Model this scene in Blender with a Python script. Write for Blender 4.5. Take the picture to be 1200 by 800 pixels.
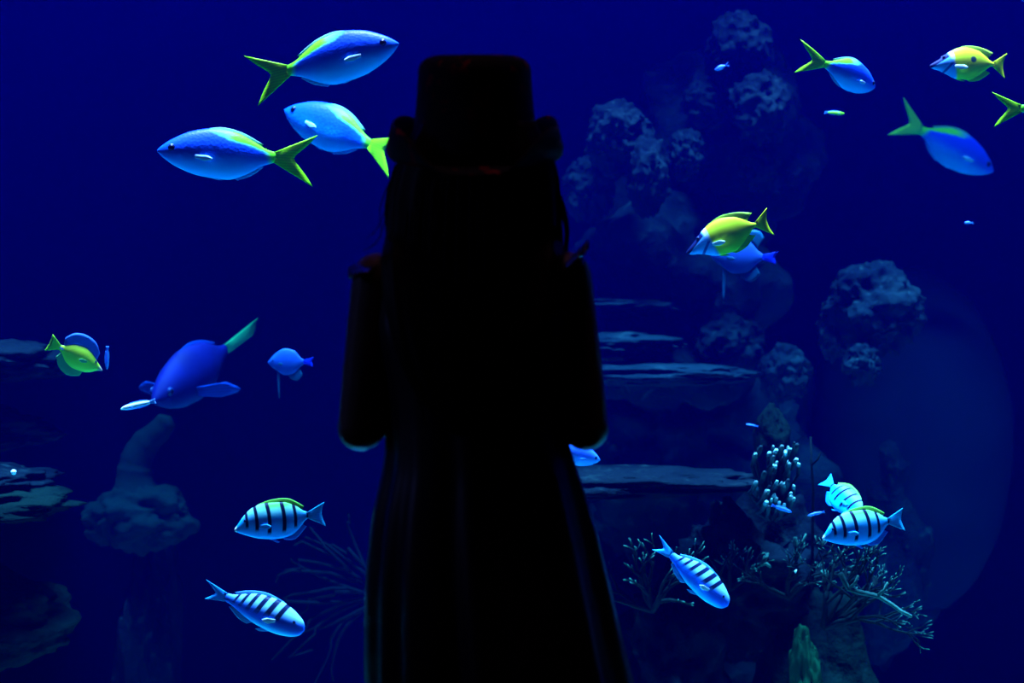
import bpy, bmesh, math, random
from mathutils import Vector, Matrix, noise

for o in list(bpy.data.objects):
    bpy.data.objects.remove(o)
scene = bpy.context.scene
COL = scene.collection
R = math.radians
rnd = random.Random(7)

# ------------------------------------------------------------------ camera
CX, CY, CZ = 0.0, -1.92, 0.835
cam_data = bpy.data.cameras.new('camera')
cam_data.lens = 50
cam_data.sensor_width = 36
cam_data.clip_start = 0.05
cam_data.dof.use_dof = True
cam_data.dof.focus_distance = 2.72
cam_data.dof.aperture_fstop = 3.4
cam = bpy.data.objects.new('camera', cam_data)
COL.objects.link(cam)
cam.location = (CX, CY, CZ)
cam.rotation_euler = (R(90), 0, 0)
scene.camera = cam
K = 36 / 50 / 1200            # metres per pixel at one metre


def at(px, py, d):
    """World point seen at photograph pixel (px, py), d metres in front of the lens."""
    return Vector((CX + (px - 600) * K * d, CY + d, CZ - (py - 400) * K * d))


# ------------------------------------------------------------------ world, lights, exposure
world = bpy.data.worlds.new('world')
scene.world = world
world.use_nodes = True
world.node_tree.nodes['Background'].inputs['Color'].default_value = (0.0, 0.0, 0.0, 1)
world.node_tree.nodes['Background'].inputs['Strength'].default_value = 0.0
scene.view_settings.view_transform = 'Standard'
scene.view_settings.look = 'None'
scene.view_settings.gamma = 1
scene.view_settings.use_curve_mapping = False
scene.view_settings.exposure = 0.0
scene.cycles.use_denoising = True

LP = 120
# lamps hanging over the open top of the tank
for lx, ly, lw, ld, pw in ((-1.9, 1.10, 0.9, 0.45, LP), (-0.95, 1.10, 0.9, 0.45, LP), (0.0, 1.10, 0.9, 0.45, LP), (0.95, 1.10, 0.9, 0.45, LP), (1.9, 1.10, 0.9, 0.45, LP)):
    ld_ = bpy.data.lights.new('tank_lamp', 'AREA')
    ld_.shape = 'RECTANGLE'
    ld_.size, ld_.size_y = lw, ld
    ld_.energy = pw
    ld_.spread = R(41)
    ld_.color = (1.0, 0.55, 1.0)
    lo = bpy.data.objects.new('tank_lamp', ld_)
    COL.objects.link(lo)
    lo.location = (lx, ly, 4.6)
    lo.rotation_euler = (R(2), 0, 0)

# dim lamps of the dark hall: a blue one far to the left, a reddish one in the ceiling
for nm, lc_, pw, colr, rot_ in (('hall_lamp', (-2.6, -0.35, 1.5), 1.6, (0.2, 0.25, 1.0), (0, R(-85), 0)),
                                ('ceiling_lamp', (0.0, -0.12, 4.7), 4.5, (1.0, 0.4, 0.55), (0, 0, 0))):
    ld_ = bpy.data.lights.new(nm, 'AREA')
    ld_.size = 0.4
    ld_.energy = pw
    ld_.color = colr
    lo = bpy.data.objects.new(nm, ld_)
    COL.objects.link(lo)
    lo.location = lc_
    lo.rotation_euler = rot_

# ------------------------------------------------------------------ node helpers


class NT:
    def __init__(self, name):
        self.m = bpy.data.materials.new(name)
        self.m.use_nodes = True
        self.t = self.m.node_tree
        self.bsdf = self.t.nodes['Principled BSDF']
        self.out = self.t.nodes['Material Output']

    def n(self, kind, **kw):
        nd = self.t.nodes.new(kind)
        for k, v in kw.items():
            setattr(nd, k, v)
        return nd

    def set(self, sock, v):
        if hasattr(v, 'is_output') or isinstance(v, bpy.types.NodeSocket):
            self.t.links.new(v, sock)
        elif isinstance(v, (tuple, list)) and len(v) == 3 and sock.type == 'RGBA':
            sock.default_value = (*v, 1)
        else:
            sock.default_value = v

    def math(self, op, a, b=0.0, c=None):
        nd = self.n('ShaderNodeMath', operation=op)
        self.set(nd.inputs[0], a)
        self.set(nd.inputs[1], b)
        if c is not None:
            self.set(nd.inputs[2], c)
        return nd.outputs[0]

    def step(self, v, a, b):
        """smooth 0..1 as v goes from a to b"""
        nd = self.n('ShaderNodeMapRange', interpolation_type='SMOOTHSTEP')
        self.set(nd.inputs[0], v)
        flip = a > b
        nd.inputs[1].default_value, nd.inputs[2].default_value = (b, a) if flip else (a, b)
        nd.inputs[3].default_value, nd.inputs[4].default_value = (1, 0) if flip else (0, 1)
        return nd.outputs[0]

    def mix(self, f, a, b):
        nd = self.n('ShaderNodeMix', data_type='RGBA')
        self.set(nd.inputs[0], f)
        self.set(nd.inputs[6], a)
        self.set(nd.inputs[7], b)
        return nd.outputs[2]

    def xyz(self):
        tc = self.n('ShaderNodeTexCoord')
        sp = self.n('ShaderNodeSeparateXYZ')
        self.t.links.new(tc.outputs['Object'], sp.inputs[0])
        return sp.outputs[0], sp.outputs[1], sp.outputs[2], tc.outputs['Object']

    def noise(self, vec, scale, detail=3, rough=0.55):
        nd = self.n('ShaderNodeTexNoise')
        self.t.links.new(vec, nd.inputs['Vector'])
        nd.inputs['Scale'].default_value = scale
        nd.inputs['Detail'].default_value = detail
        nd.inputs['Roughness'].default_value = rough
        return nd.outputs[0]

    def bump(self, h, strength=0.3, dist=0.01):
        nd = self.n('ShaderNodeBump')
        nd.inputs['Strength'].default_value = strength
        nd.inputs['Distance'].default_value = dist
        self.set(nd.inputs['Height'], h)
        self.t.links.new(nd.outputs[0], self.bsdf.inputs['Normal'])

    def done(self, color, rough=0.5, spec=0.2, metal=0.0):
        self.set(self.bsdf.inputs['Base Color'], color)
        self.set(self.bsdf.inputs['Roughness'], rough)
        self.bsdf.inputs['Specular IOR Level'].default_value = spec
        self.bsdf.inputs['Metallic'].default_value = metal
        return self.m


def plain(name, color, rough=0.6, spec=0.3, nscale=20, var=0.25):
    t = NT(name)
    x, y, z, v = t.xyz()
    f = t.noise(v, nscale, 4)
    dark = tuple(c * (1 - var) for c in color)
    lite = tuple(min(1, c * (1 + var)) for c in color)
    return t.done(t.mix(f, dark, lite), rough, spec)


# ------------------------------------------------------------------ object helpers
def tag(o, label=None, cat=None, group=None, kind=None):
    if label:
        o['label'] = label
    if cat:
        o['category'] = cat
    if group:
        o['group'] = group
    if kind:
        o['kind'] = kind
    return o


def build(name, verts, faces, mat, parent=None, smooth=True):
    me = bpy.data.meshes.new(name)
    me.from_pydata([tuple(v) for v in verts], [], faces)
    bm = bmesh.new()
    bm.from_mesh(me)
    bmesh.ops.recalc_face_normals(bm, faces=bm.faces)
    bm.to_mesh(me)
    bm.free()
    me.materials.append(mat)
    if smooth:
        me.polygons.foreach_set('use_smooth', [True] * len(me.polygons))
    o = bpy.data.objects.new(name, me)
    COL.objects.link(o)
    if parent:
        o.parent = parent
    return o


def empty(name, loc=(0, 0, 0)):
    o = bpy.data.objects.new(name, None)
    COL.objects.link(o)
    o.location = loc
    o.empty_display_size = 0.05
    return o


def interp(pts, x):
    """monotone cubic through (x, v) control points"""
    p = sorted(pts)
    if x <= p[0][0]:
        return p[0][1]
    if x >= p[-1][0]:
        return p[-1][1]
    n = len(p)
    sl = [(p[i + 1][1] - p[i][1]) / (p[i + 1][0] - p[i][0]) for i in range(n - 1)]
    for i in range(n - 1):
        if p[i][0] <= x <= p[i + 1][0]:
            def tan(j):
                if j == 0:
                    return sl[0]
                if j == n - 1:
                    return sl[-1]
                if sl[j - 1] * sl[j] <= 0:
                    return 0
                return 2 * sl[j - 1] * sl[j] / (sl[j - 1] + sl[j])
            h = p[i + 1][0] - p[i][0]
            t = (x - p[i][0]) / h
            a, b = p[i][1], p[i + 1][1]
            return ((2 * t**3 - 3 * t**2 + 1) * a + (t**3 - 2 * t**2 + t) * h * tan(i)
                    + (-2 * t**3 + 3 * t**2) * b + (t**3 - t**2) * h * tan(i + 1))
    return p[-1][1]


def loft(rings, closed_ends=True):
    verts, faces = [], []
    n = len(rings[0])
    for r in rings:
        verts += r
    for i in range(len(rings) - 1):
        for j in range(n):
            a, b = i * n + j, i * n + (j + 1) % n
            faces.append((a, b, b + n, a + n))
    if closed_ends:
        faces.append(tuple(range(n)))
        faces.append(tuple((len(rings) - 1) * n + j for j in range(n)))
    return verts, faces


def tube(verts, faces, pts, radii, seg=7, tips=None, tipval=None):
    """append a tapered tube along pts, ends rounded by a cap point"""
    pts = [Vector(p) for p in pts]
    n0 = len(verts)
    up = Vector((0.31, 0.52, 0.8)).normalized()
    m = len(pts)
    for i, p in enumerate(pts):
        t = (pts[min(i + 1, m - 1)] - pts[max(i - 1, 0)])
        if t.length < 1e-9:
            t = Vector((0, 0, 1))
        t.normalize()
        u = t.cross(up)
        if u.length < 1e-3:
            u = t.cross(Vector((1, 0, 0)))
        u.normalize()
        w = t.cross(u)
        for j in range(seg):
            a = 2 * math.pi * j / seg
            verts.append(p + (u * math.cos(a) + w * math.sin(a)) * radii[i])
            if tips is not None:
                tips.append(tipval[i])
    for i in range(m - 1):
        for j in range(seg):
            a, b = n0 + i * seg + j, n0 + i * seg + (j + 1) % seg
            faces.append((a, b, b + seg, a + seg))
    d0 = (pts[0] - pts[1]).normalized()
    d1 = (pts[-1] - pts[-2]).normalized()
    verts.append(pts[0] + d0 * radii[0] * 0.5)
    verts.append(pts[-1] + d1 * radii[-1] * 0.7)
    if tips is not None:
        tips += [tipval[0], tipval[-1]]
    c0, c1 = len(verts) - 2, len(verts) - 1
    for j in range(seg):
        faces.append((n0 + (j + 1) % seg, n0 + j, c0))
        b = n0 + (m - 1) * seg
        faces.append((b + j, b + (j + 1) % seg, c1))


def box(verts, faces, x0, x1, y0, y1, z0, z1):
    n = len(verts)
    verts += [Vector(p) for p in ((x0, y0, z0), (x1, y0, z0), (x1, y1, z0), (x0, y1, z0),
                                  (x0, y0, z1), (x1, y0, z1), (x1, y1, z1), (x0, y1, z1))]
    faces += [tuple(n + i for i in f) for f in ((0, 3, 2, 1), (4, 5, 6, 7), (0, 1, 5, 4),
                                                (1, 2, 6, 5), (2, 3, 7, 6), (3, 0, 4, 7))]


def boxes(name, lst, mat, kind='structure'):
    v, f = [], []
    for b in lst:
        box(v, f, *b)
    return tag(build(name, v, f, mat, smooth=False), kind=kind)


# ------------------------------------------------------------------ the setting
m_carpet = plain('dark_carpet', (0.012, 0.012, 0.016), 0.95, 0.1, 120)
m_wall = plain('dark_wall_paint', (0.02, 0.02, 0.026), 0.8, 0.2, 8)
m_frame = plain('black_window_frame', (0.012, 0.012, 0.014), 0.5, 0.4, 30)
m_tank = plain('dark_blue_tank_wall', (0.0002, 0.0006, 0.006), 0.9, 0.1, 1.5, 0.5)
m_sand = plain('pale_sand', (0.72, 0.70, 0.66), 0.95, 0.1, 40, 0.15)

RX0, RX1, RY0, RZ1 = -3.4, 3.4, -3.6, 5.0
WX0, WX1, WZ0, WZ1 = -2.6, 2.6, 0.12, 1.62
GY0, GY1 = 0.36, 0.44
boxes('floor', [(RX0, RX1, RY0, GY0, -0.1, 0.0)], m_carpet)
boxes('ceiling', [(RX0, RX1, RY0, GY0, RZ1, RZ1 + 0.1)], m_wall)
boxes('wall_back', [(RX0, RX1, RY0 - 0.1, RY0, 0, RZ1)], m_wall)
boxes('wall_left', [(RX0 - 0.1, RX0, RY0, GY0, 0, RZ1)], m_wall)
boxes('wall_right', [(RX1, RX1 + 0.1, RY0, GY0, 0, RZ1)], m_wall)
boxes('wall_front', [(RX0, WX0, GY0, GY1, -0.9, RZ1), (WX1, RX1, GY0, GY1, -0.9, RZ1),
                     (WX0, WX1, GY0, GY1, -0.9, WZ0), (WX0, WX1, GY0, GY1, WZ1, RZ1)], m_wall)
# viewing pane
t = NT('clear_acrylic')
t.t.nodes.remove(t.bsdf)
tr = t.n('ShaderNodeBsdfTransparent')
tr.inputs[0].default_value = (0.97, 0.985, 1, 1)
gl = t.n('ShaderNodeBsdfGlossy')
gl.inputs['Roughness'].default_value = 0.02
fr = t.n('ShaderNodeFresnel')
fr.inputs[0].default_value = 1.2
mx = t.n('ShaderNodeMixShader')
t.t.links.new(fr.outputs[0], mx.inputs[0])
t.t.links.new(tr.outputs[0], mx.inputs[1])
t.t.links.new(gl.outputs[0], mx.inputs[2])
t.t.links.new(mx.outputs[0], t.out.inputs[0])
m_glass = t.m
win = boxes('window_1', [(WX0, WX1, GY0 + 0.015, GY1 - 0.015, WZ0, WZ1)], m_glass)
fv, ff = [], []
for b in ((WX0 - .05, WX1 + .05, GY0 - .03, GY0 - .001, WZ0 - .05, WZ0), (WX0 - .05, WX1 + .05, GY0 - .03, GY0 - .001, WZ1, WZ1 + .05),
          (WX0 - .05, WX0, GY0 - .03, GY0 - .001, WZ0, WZ1), (WX1, WX1 + .05, GY0 - .03, GY0 - .001, WZ0, WZ1)):
    box(fv, ff, *b)
build('window_frame', fv, ff, m_frame, win, smooth=False)
# tank
TY1, TZ0 = 3.3, -0.52
boxes('wall_tank_back', [(RX0, RX1, TY1, TY1 + 0.1, TZ0 - .1, RZ1)], m_tank)
boxes('wall_tank_left', [(RX0 - .1, RX0, GY1, TY1, TZ0 - .1, RZ1)], m_tank)
boxes('wall_tank_right', [(RX1, RX1 + .1, GY1, TY1, TZ0 - .1, RZ1)], m_tank)
# sand bed, gently uneven
sv, sf = [], []
nx, ny = 60, 30
for j in range(ny + 1):
    for i in range(nx + 1):
        x = RX0 + (RX1 - RX0) * i / nx
        y = GY1 + (TY1 - GY1) * j / ny
        sv.append(Vector((x, y, TZ0 + 0.04 * noise.noise((x * 1.5, y * 1.5, 0)))))
for j in range(ny):
    for i in range(nx):
        a = j * (nx + 1) + i
        sf.append((a, a + 1, a + nx + 2, a + nx + 1))
tag(build('floor_tank_sand', sv, sf, m_sand), kind='structure')
# the water itself: blue haze and absorption, the same everywhere
t = NT('sea_water')
t.t.nodes.remove(t.bsdf)
vs = t.n('ShaderNodeVolumeScatter')
vs.inputs['Color'].default_value = (0.0, 0.006, 1.0, 1)
vs.inputs['Density'].default_value = 0.05
vs.inputs['Anisotropy'].default_value = 0.68
va = t.n('ShaderNodeVolumeAbsorption')
va.inputs['Color'].default_value = (0.0, 0.80, 0.88, 1)
va.inputs['Density'].default_value = 1.0
ad = t.n('ShaderNodeAddShader')
t.t.links.new(vs.outputs[0], ad.inputs[0])
t.t.links.new(va.outputs[0], ad.inputs[1])
t.t.links.new(ad.outputs[0], t.out.inputs['Volume'])
wv, wf = [], []
box(wv, wf, RX0 + .002, RX1 - .002, GY1 - .014, TY1 - .002, TZ0 - .06, 2.35)
tag(build('water', wv, wf, t.m, smooth=False), 'clear deep blue water filling the aquarium behind the pane', 'water', kind='stuff')

# ------------------------------------------------------------------ fish


def fish_body(sp, bend, girth=1.0):
    rings = []
    xs = [sp['nose'] - (sp['nose'] - sp['ped']) * (0.5 - 0.5 * math.cos(math.pi * (i + 0.35) / 30.4)) for i in range(31)]
    S = 22
    for x in xs:
        a, b, w = interp(sp['top'], x), interp(sp['bot'], x), interp(sp['wid'], x) * girth
        r = []
        for j in range(S):
            th = 2 * math.pi * j / S
            c, s = math.cos(th), math.sin(th)
            mid = (a + b) / 2
            h = (a - b) / 2
            r.append(bend(Vector((x, w * math.copysign(abs(c) ** 1.15, c), mid + h * s))))
        rings.append(r)
    return loft(rings)


def fin_mesh(base, edge, thick, bend, nv=4, dome=0.0):
    """thin solid fin between a base line and an outer edge line (same number of xz points)"""
    n = len(base)
    verts, faces = [], []
    for side in (1, -1):
        for v in range(nv + 1):
            f = v / nv
            for i in range(n):
                bx, bz = base[i]
                ex, ez = edge[i]
                y = side * thick * (1 - 0.8 * f) * (0.35 + 0.65 * math.sin(math.pi * (i + 0.5) / n)) + dome * f * f
                verts.append(bend(Vector((bx + (ex - bx) * f, y, bz + (ez - bz) * f))))
    N = n * (nv + 1)
    for v in range(nv):
        for i in range(n - 1):
            a = v * n + i
            faces.append((a, a + 1, a + n + 1, a + n))
            faces.append((N + a, N + a + n, N + a + n + 1, N + a + 1))
    rim = [v * n for v in range(nv + 1)] + [nv * n + i for i in range(1, n)] + [v * n + n - 1 for v in range(nv - 1, -1, -1)]
    rim += [i for i in range(n - 2, 0, -1)]
    for k in range(len(rim)):
        a, b = rim[k], rim[(k + 1) % len(rim)]
        faces.append((a, b, N + b, N + a))
    return verts, faces


def smooth_line(pts, k=8):
    """Catmull-Rom through the points"""
    if len(pts) < 3:
        return pts
    P = [pts[0]] + list(pts) + [pts[-1]]
    out = []
    for i in range(1, len(P) - 2):
        for j in range(k):
            t = j / k
            out.append(tuple(0.5 * (2 * P[i][a] + (P[i + 1][a] - P[i - 1][a]) * t + (2 * P[i - 1][a] - 5 * P[i][a] + 4 * P[i + 1][a] - P[i + 2][a]) * t * t
                                    + (3 * P[i][a] - P[i - 1][a] - 3 * P[i + 1][a] + P[i + 2][a]) * t ** 3) for a in (0, 1)))
    return out + [pts[-1]]


def resample(pts, n):
    """polyline to n points by arc length"""
    pts = smooth_line(pts)
    L = [0]
    for i in range(1, len(pts)):
        L.append(L[-1] + math.dist(pts[i], pts[i - 1]))
    out = []
    for k in range(n):
        s = L[-1] * k / (n - 1)
        for i in range(1, len(pts)):
            if s <= L[i] + 1e-9:
                f = (s - L[i - 1]) / max(1e-9, L[i] - L[i - 1])
                out.append((pts[i - 1][0] + (pts[i][0] - pts[i - 1][0]) * f, pts[i - 1][1] + (pts[i][1] - pts[i - 1][1]) * f))
                break
    return out


def sphere(verts, faces, c, r, seg=10, rows=6):
    n0 = len(verts)
    rx, ry, rz = r
    for i in range(1, rows):
        ph = math.pi * i / rows
        for j in range(seg):
            a = 2 * math.pi * j / seg
            verts.append(Vector((c[0] + rx * math.sin(ph) * math.cos(a), c[1] + ry * math.cos(ph), c[2] + rz * math.sin(ph) * math.sin(a))))
    verts.append(Vector((c[0], c[1] + ry, c[2])))
    verts.append(Vector((c[0], c[1] - ry, c[2])))
    t_, b_ = len(verts) - 2, len(verts) - 1
    for i in range(rows - 2):
        for j in range(seg):
            a, b = n0 + i * seg + j, n0 + i * seg + (j + 1) % seg
            faces.append((a, b, b + seg, a + seg))
    for j in range(seg):
        faces.append((n0 + j, n0 + (j + 1) % seg, t_))
        q = n0 + (rows - 2) * seg
        faces.append((q + j, q + (j + 1) % seg, b_))


def make_fish(name, sp, mats, label, nose_px, tail_px, d, turn=0.0, bend=0.0, roll=0.0, group=None, girth=1.0, skip=(), size=None):
    """nose_px / tail_px: where the snout tip and the tail root lie; turn: heading out of the pane's plane (deg)"""
    def bf(v):
        q = sp['nose'] * 0.2 - v.x
        if q > 0 and bend:
            return Vector((v.x, v.y + bend * q * q * 2.2, v.z))
        return v
    root = empty(name)
    tag(root, label, 'fish', group)
    v, f = fish_body(sp, bf, girth)
    build('body', v, f, mats['body'], root)
    # tail
    n = 19
    b = resample(sp['tail_base'], n)
    e = resample(sp['tail_edge'], n)
    build('tail_fin', *fin_mesh(b, e, 0.012, bf), mats['tail'], root)
    for key, nm in (('dorsal', 'dorsal_fin'), ('anal', 'anal_fin'), ('pelvic', 'pelvic_fin')):
        if key in sp and key not in skip:
            bb, ee = sp[key]
            build(nm, *fin_mesh(resample(bb, 19), resample(ee, 19), 0.008, bf), mats.get(key, mats['fin']), root)
    # pectoral fins, one each side
    if 'pec' in sp:
        px, pz, pl, pw, pdrop, pout = sp['pec']
        for s in (1, -1):
            w = interp(sp['wid'], px) * girth * 0.96
            base = [(0, pw * 0.25), (0, 0), (0, -pw * 0.25)]
            edge = [(-pl * 0.70, pw * 0.42 - pdrop), (-pl * 0.93, pw * 0.12 - pdrop), (-pl, -pw * 0.05 - pdrop), (-pl * 0.85, -pw * 0.25 - pdrop), (-pl * 0.5, -pw * 0.40 - pdrop)]
            fv_, ff_ = fin_mesh(resample(base, 11), resample(edge, 11), 0.006, lambda q: q)
            rot = Matrix.Rotation(s * -R(pout), 4, 'Z')
            fv_ = [bf(rot @ q + Vector((px, s * w, pz))) for q in fv_]
            build('pectoral_fin', fv_, ff_, mats.get('pec', mats['fin']), root)
    ex, ez, er = sp['eye']
    for s in (1, -1):
        w = interp(sp['wid'], ex) * girth
        hh = (interp(sp['top'], ex) - interp(sp['bot'], ex)) / 2
        mid = (interp(sp['top'], ex) + interp(sp['bot'], ex)) / 2
        ss = min(0.95, abs(ez - mid) / hh)
        w *= (1 - ss * ss) ** 0.575
        ev, ef = [], []
        sphere(ev, ef, (ex, s * (w - er * 0.12), ez), (er, er * 0.5, er))
        eye = build('eye', ev, ef, mats['eye'], root)
        pv, pf = [], []
        sphere(pv, pf, (ex, s * (w + er * 0.14), ez), (er * 0.62, er * 0.34, er * 0.62))
        build('pupil', pv, pf, M['pupil'], eye)
    # place it
    A, Bp = at(*nose_px, d), at(*tail_px, d)
    left = nose_px[0] < tail_px[0]
    yaw = (math.pi - R(turn)) if left else R(turn)
    vx = (sp['nose'] - sp['ped']) * math.cos(yaw)
    tx, tz = A.x - Bp.x, A.z - Bp.z
    s = math.hypot(tx, tz) / abs(vx)
    if size:
        s = size
    ang = math.atan2(tz, tx) - (math.pi if left else 0.0)
    rot = Matrix.Rotation(-ang, 4, 'Y') @ Matrix.Rotation(yaw, 4, 'Z') @ Matrix.Rotation(R(roll), 4, 'X')
    mid_l = Vector(((sp['nose'] + sp['ped']) / 2, 0, 0))
    loc = (A + Bp) / 2 - (rot @ mid_l) * s
    root.matrix_world = Matrix.Translation(loc) @ rot @ Matrix.Scale(s, 4)
    return root


M = {}
M['pupil'] = plain('black_pupil', (0.002, 0.002, 0.006), 0.3, 0.15, 10)
M['eye_pale'] = plain('silvery_iris', (0.25, 0.4, 0.6), 0.3, 0.2, 30)
M['eye_dark'] = plain('dark_iris', (0.005, 0.02, 0.10), 0.3, 0.15, 30)


def fin_mat(name, color, rough=0.45):
    t = NT(name)
    x, y, z, v = t.xyz()
    w = t.n('ShaderNodeTexWave', wave_type='BANDS', bands_direction='Z')
    t.t.links.new(v, w.inputs[0])
    w.inputs['Scale'].default_value = 18
    w.inputs['Distortion'].default_value = 1.0
    c = t.mix(w.outputs[0], tuple(q * 0.75 for q in color), color)
    m = t.done(c, rough, 0.05)
    # light passes through the thin membrane
    t.bsdf.inputs['Subsurface Weight'].default_value = 0.0
    return m


# --- fusilier: deep blue back, pale belly, yellow-green rear back and forked tail
def fusilier_mats():
    t = NT('fusilier_skin')
    x, y, z, v = t.xyz()
    zz = t.math('ADD', z, t.math('MULTIPLY', t.math('SUBTRACT', t.noise(v, 9, 3), 0.5), 0.05))
    c = t.mix(t.step(zz, 0.03, -0.13), (0.002, 0.075, 0.75), (0.006, 0.44, 0.95))
    c = t.mix(t.step(zz, 0.02, 0.14), c, (0.008, 0.06, 0.95))
    # yellow saddle on the rear back
    yl = t.math('MULTIPLY', t.step(t.math('SUBTRACT', zz, t.math('MULTIPLY', t.math('ADD', x, 0.25), 0.28)), 0.0, 0.025), t.step(x, 0.20, 0.0))
    yl = t.math('MAXIMUM', yl, t.step(t.math('SUBTRACT', x, t.math('MULTIPLY', z, 0.5)), -0.18, -0.24))
    c = t.mix(yl, c, (0.14, 0.85, 0.01))
    # fine scale rows
    vo = t.n('ShaderNodeTexVoronoi')
    t.t.links.new(v, vo.inputs[0])
    vo.inputs['Scale'].default_value = 48
    t.bump(vo.outputs[0], 0.06, 0.01)
    body = t.done(c, 0.42, 0.06)
    return dict(body=body, tail=fin_mat('yellow_tail_membrane', (0.28, 0.80, 0.002)), fin=fin_mat('blue_fin_membrane', (0.10, 0.30, 0.75)),
                dorsal=fin_mat('green_dorsal_membrane', (0.16, 0.45, 0.35)), pec=fin_mat('pale_pectoral_membrane', (0.35, 0.70, 0.95)), eye=M['eye_dark'])


FUS = dict(nose=0.5, ped=-0.26,
           top=[(0.5, 0.004), (0.47, 0.035), (0.40, 0.085), (0.28, 0.142), (0.14, 0.168), (0.0, 0.150), (-0.12, 0.095), (-0.20, 0.05), (-0.26, 0.034)],
           bot=[(0.5, -0.006), (0.46, -0.045), (0.36, -0.105), (0.22, -0.150), (0.05, -0.165), (-0.08, -0.125), (-0.18, -0.062), (-0.26, -0.032)],
           wid=[(0.5, 0.004), (0.46, 0.028), (0.36, 0.058), (0.2, 0.074), (0.0, 0.064), (-0.15, 0.030), (-0.26, 0.012)],
           tail_base=[(-0.24, 0.03), (-0.25, 0), (-0.24, -0.03)],
           tail_edge=[(-0.53, 0.165), (-0.47, 0.095), (-0.41, 0.04), (-0.38, 0.0), (-0.41, -0.045), (-0.46, -0.105), (-0.51, -0.18)],
           dorsal=([(0.22, 0.15), (0.1, 0.162), (-0.02, 0.14), (-0.16, 0.07)], [(0.20, 0.158), (0.09, 0.177), (-0.04, 0.150), (-0.18, 0.080)]),
           anal=([(0.0, -0.155), (-0.09, -0.115), (-0.17, -0.062)], [(-0.02, -0.166), (-0.11, -0.128), (-0.185, -0.070)]),
           pelvic=([(0.22, -0.142), (0.17, -0.15), (0.13, -0.155)], [(0.16, -0.155), (0.11, -0.168), (0.07, -0.17)]),
           pec=(0.255, -0.03, 0.12, 0.045, 0.012, 14), eye=(0.405, 0.022, 0.026))
fm = fusilier_mats()
G1 = 'yellow-tailed blue fusiliers'
make_fish('fusilier_fish', FUS, fm, 'large bright blue fish with yellow forked tail, topmost of the three beside the hat', (468, 53), (336, 81), 2.70, turn=-8, group=G1)
make_fish('fusilier_fish', FUS, fm, 'blue fish with green-yellow tail facing left, lowest of the three beside the hat', (187, 178), (321, 183), 2.75, turn=-10, group=G1)
make_fish('fusilier_fish', FUS, fm, 'blue fish tilted downwards whose tail touches the hat brim', (330, 125), (436, 172), 3.3, turn=20, group=G1)
make_fish('fusilier_fish', FUS, fm, 'bright blue fish with lime tail swimming away beside the coral tower', (1032, 98), (966, 80), 2.95, turn=38, bend=0.25, group=G1)
make_fish('fusilier_fish', FUS, fm, 'dim dusky blue fish diving below the upper spotted yellow fish', (1168, 200), (1076, 154), 4.25, turn=12, group=G1)
make_fish('fusilier_fish', FUS, fm, 'fish cut off by the picture edge, only its lime forked tail showing', (1290, 128), (1199, 126), 2.8, turn=-10, group=G1)

# --- large dark blue fish seen from the front quarter
t = NT('deep_blue_skin')
x, y, z, v = t.xyz()
c = t.mix(t.step(z, -0.03, -0.15), (0.0, 0.004, 0.12), (0.004, 0.05, 0.16))
body = t.done(t.mix(t.noise(v, 6), tuple((0.0, 0.0, 0.03)), c), 0.7, 0.1)
dm = dict(body=t.m, tail=fin_mat('green_tail_edge', (0.02, 0.28, 0.10)), fin=fin_mat('deep_blue_fin', (0.002, 0.03, 0.24)), eye=M['eye_dark'])
DEEP = dict(FUS)
DEEP['pec'] = (0.22, -0.06, 0.26, 0.11, 0.0, 78)
DEEP['tail_edge'] = [(-0.66, 0.05), (-0.63, 0.03), (-0.61, 0.01), (-0.59, -0.01), (-0.56, -0.03)]
make_fish('blue_fish', DEEP, dm, 'dark blue fish with spread fins and upright green tail beside the yellow tang', (196, 468), (251, 410), 3.7, turn=-59, girth=1.35, roll=-42)

# --- rabbitfish: yellow, white face with dark bands
def rabbit_mats(spot):
    t = NT('rabbitfish_skin')
    x, y, z, v = t.xyz()
    yel = t.mix(t.noise(v, 7), (0.60, 0.66, 0.012), (0.64, 0.80, 0.016))
    if spot:
        dx = t.math('SUBTRACT', x, -0.04)
        dz = t.math('SUBTRACT', z, 0.04)
        rr = t.math('SQRT', t.math('ADD', t.math('MULTIPLY', dx, dx), t.math('MULTIPLY', dz, dz)))
        yel = t.mix(t.step(rr, 0.048, 0.030), yel, (0.01, 0.06, 0.06))
    # white head and breast
    edge = t.math('ADD', x, t.math('MULTIPLY', z, -0.30))
    head = t.step(edge, 0.19, 0.235)
    col = t.mix(head, yel, (0.10, 0.42, 0.92))
    col = t.mix(t.math('MULTIPLY', t.step(t.math('ABSOLUTE', t.math('SUBTRACT', edge, 0.225)), 0.04, 0.01), t.step(z, 0.0, 0.05)), col, (0.7, 0.8, 0.9))
    # dark band through the eye to the snout
    band = t.math('ADD', t.math('SUBTRACT', z, 0.030), t.math('MULTIPLY', t.math('SUBTRACT', x, 0.335), 0.75))
    bm_ = t.math('MULTIPLY', t.step(t.math('ABSOLUTE', band), 0.040, 0.026), t.step(edge, 0.245, 0.275))
    col = t.mix(bm_, col, (0.006, 0.012, 0.07))
    # dark breast wedge
    b2 = t.math('ADD', t.math('ADD', z, 0.02), t.math('MULTIPLY', t.math('SUBTRACT', x, 0.22), 1.3))
    bm2 = t.math('MULTIPLY', t.step(t.math('ABSOLUTE', b2), 0.035, 0.015), t.step(z, -0.01, -0.04))
    col = t.mix(bm2, col, (0.02, 0.08, 0.35))
    body = t.done(col, 0.5, 0.05)
    return dict(body=body, tail=fin_mat('yellow_tail', (0.65, 0.75, 0.002)), fin=fin_mat('yellow_green_fin', (0.35, 0.65, 0.04)),
                pec=fin_mat('clear_white_fin', (0.6, 0.8, 0.8)), eye=M['eye_dark'])


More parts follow.
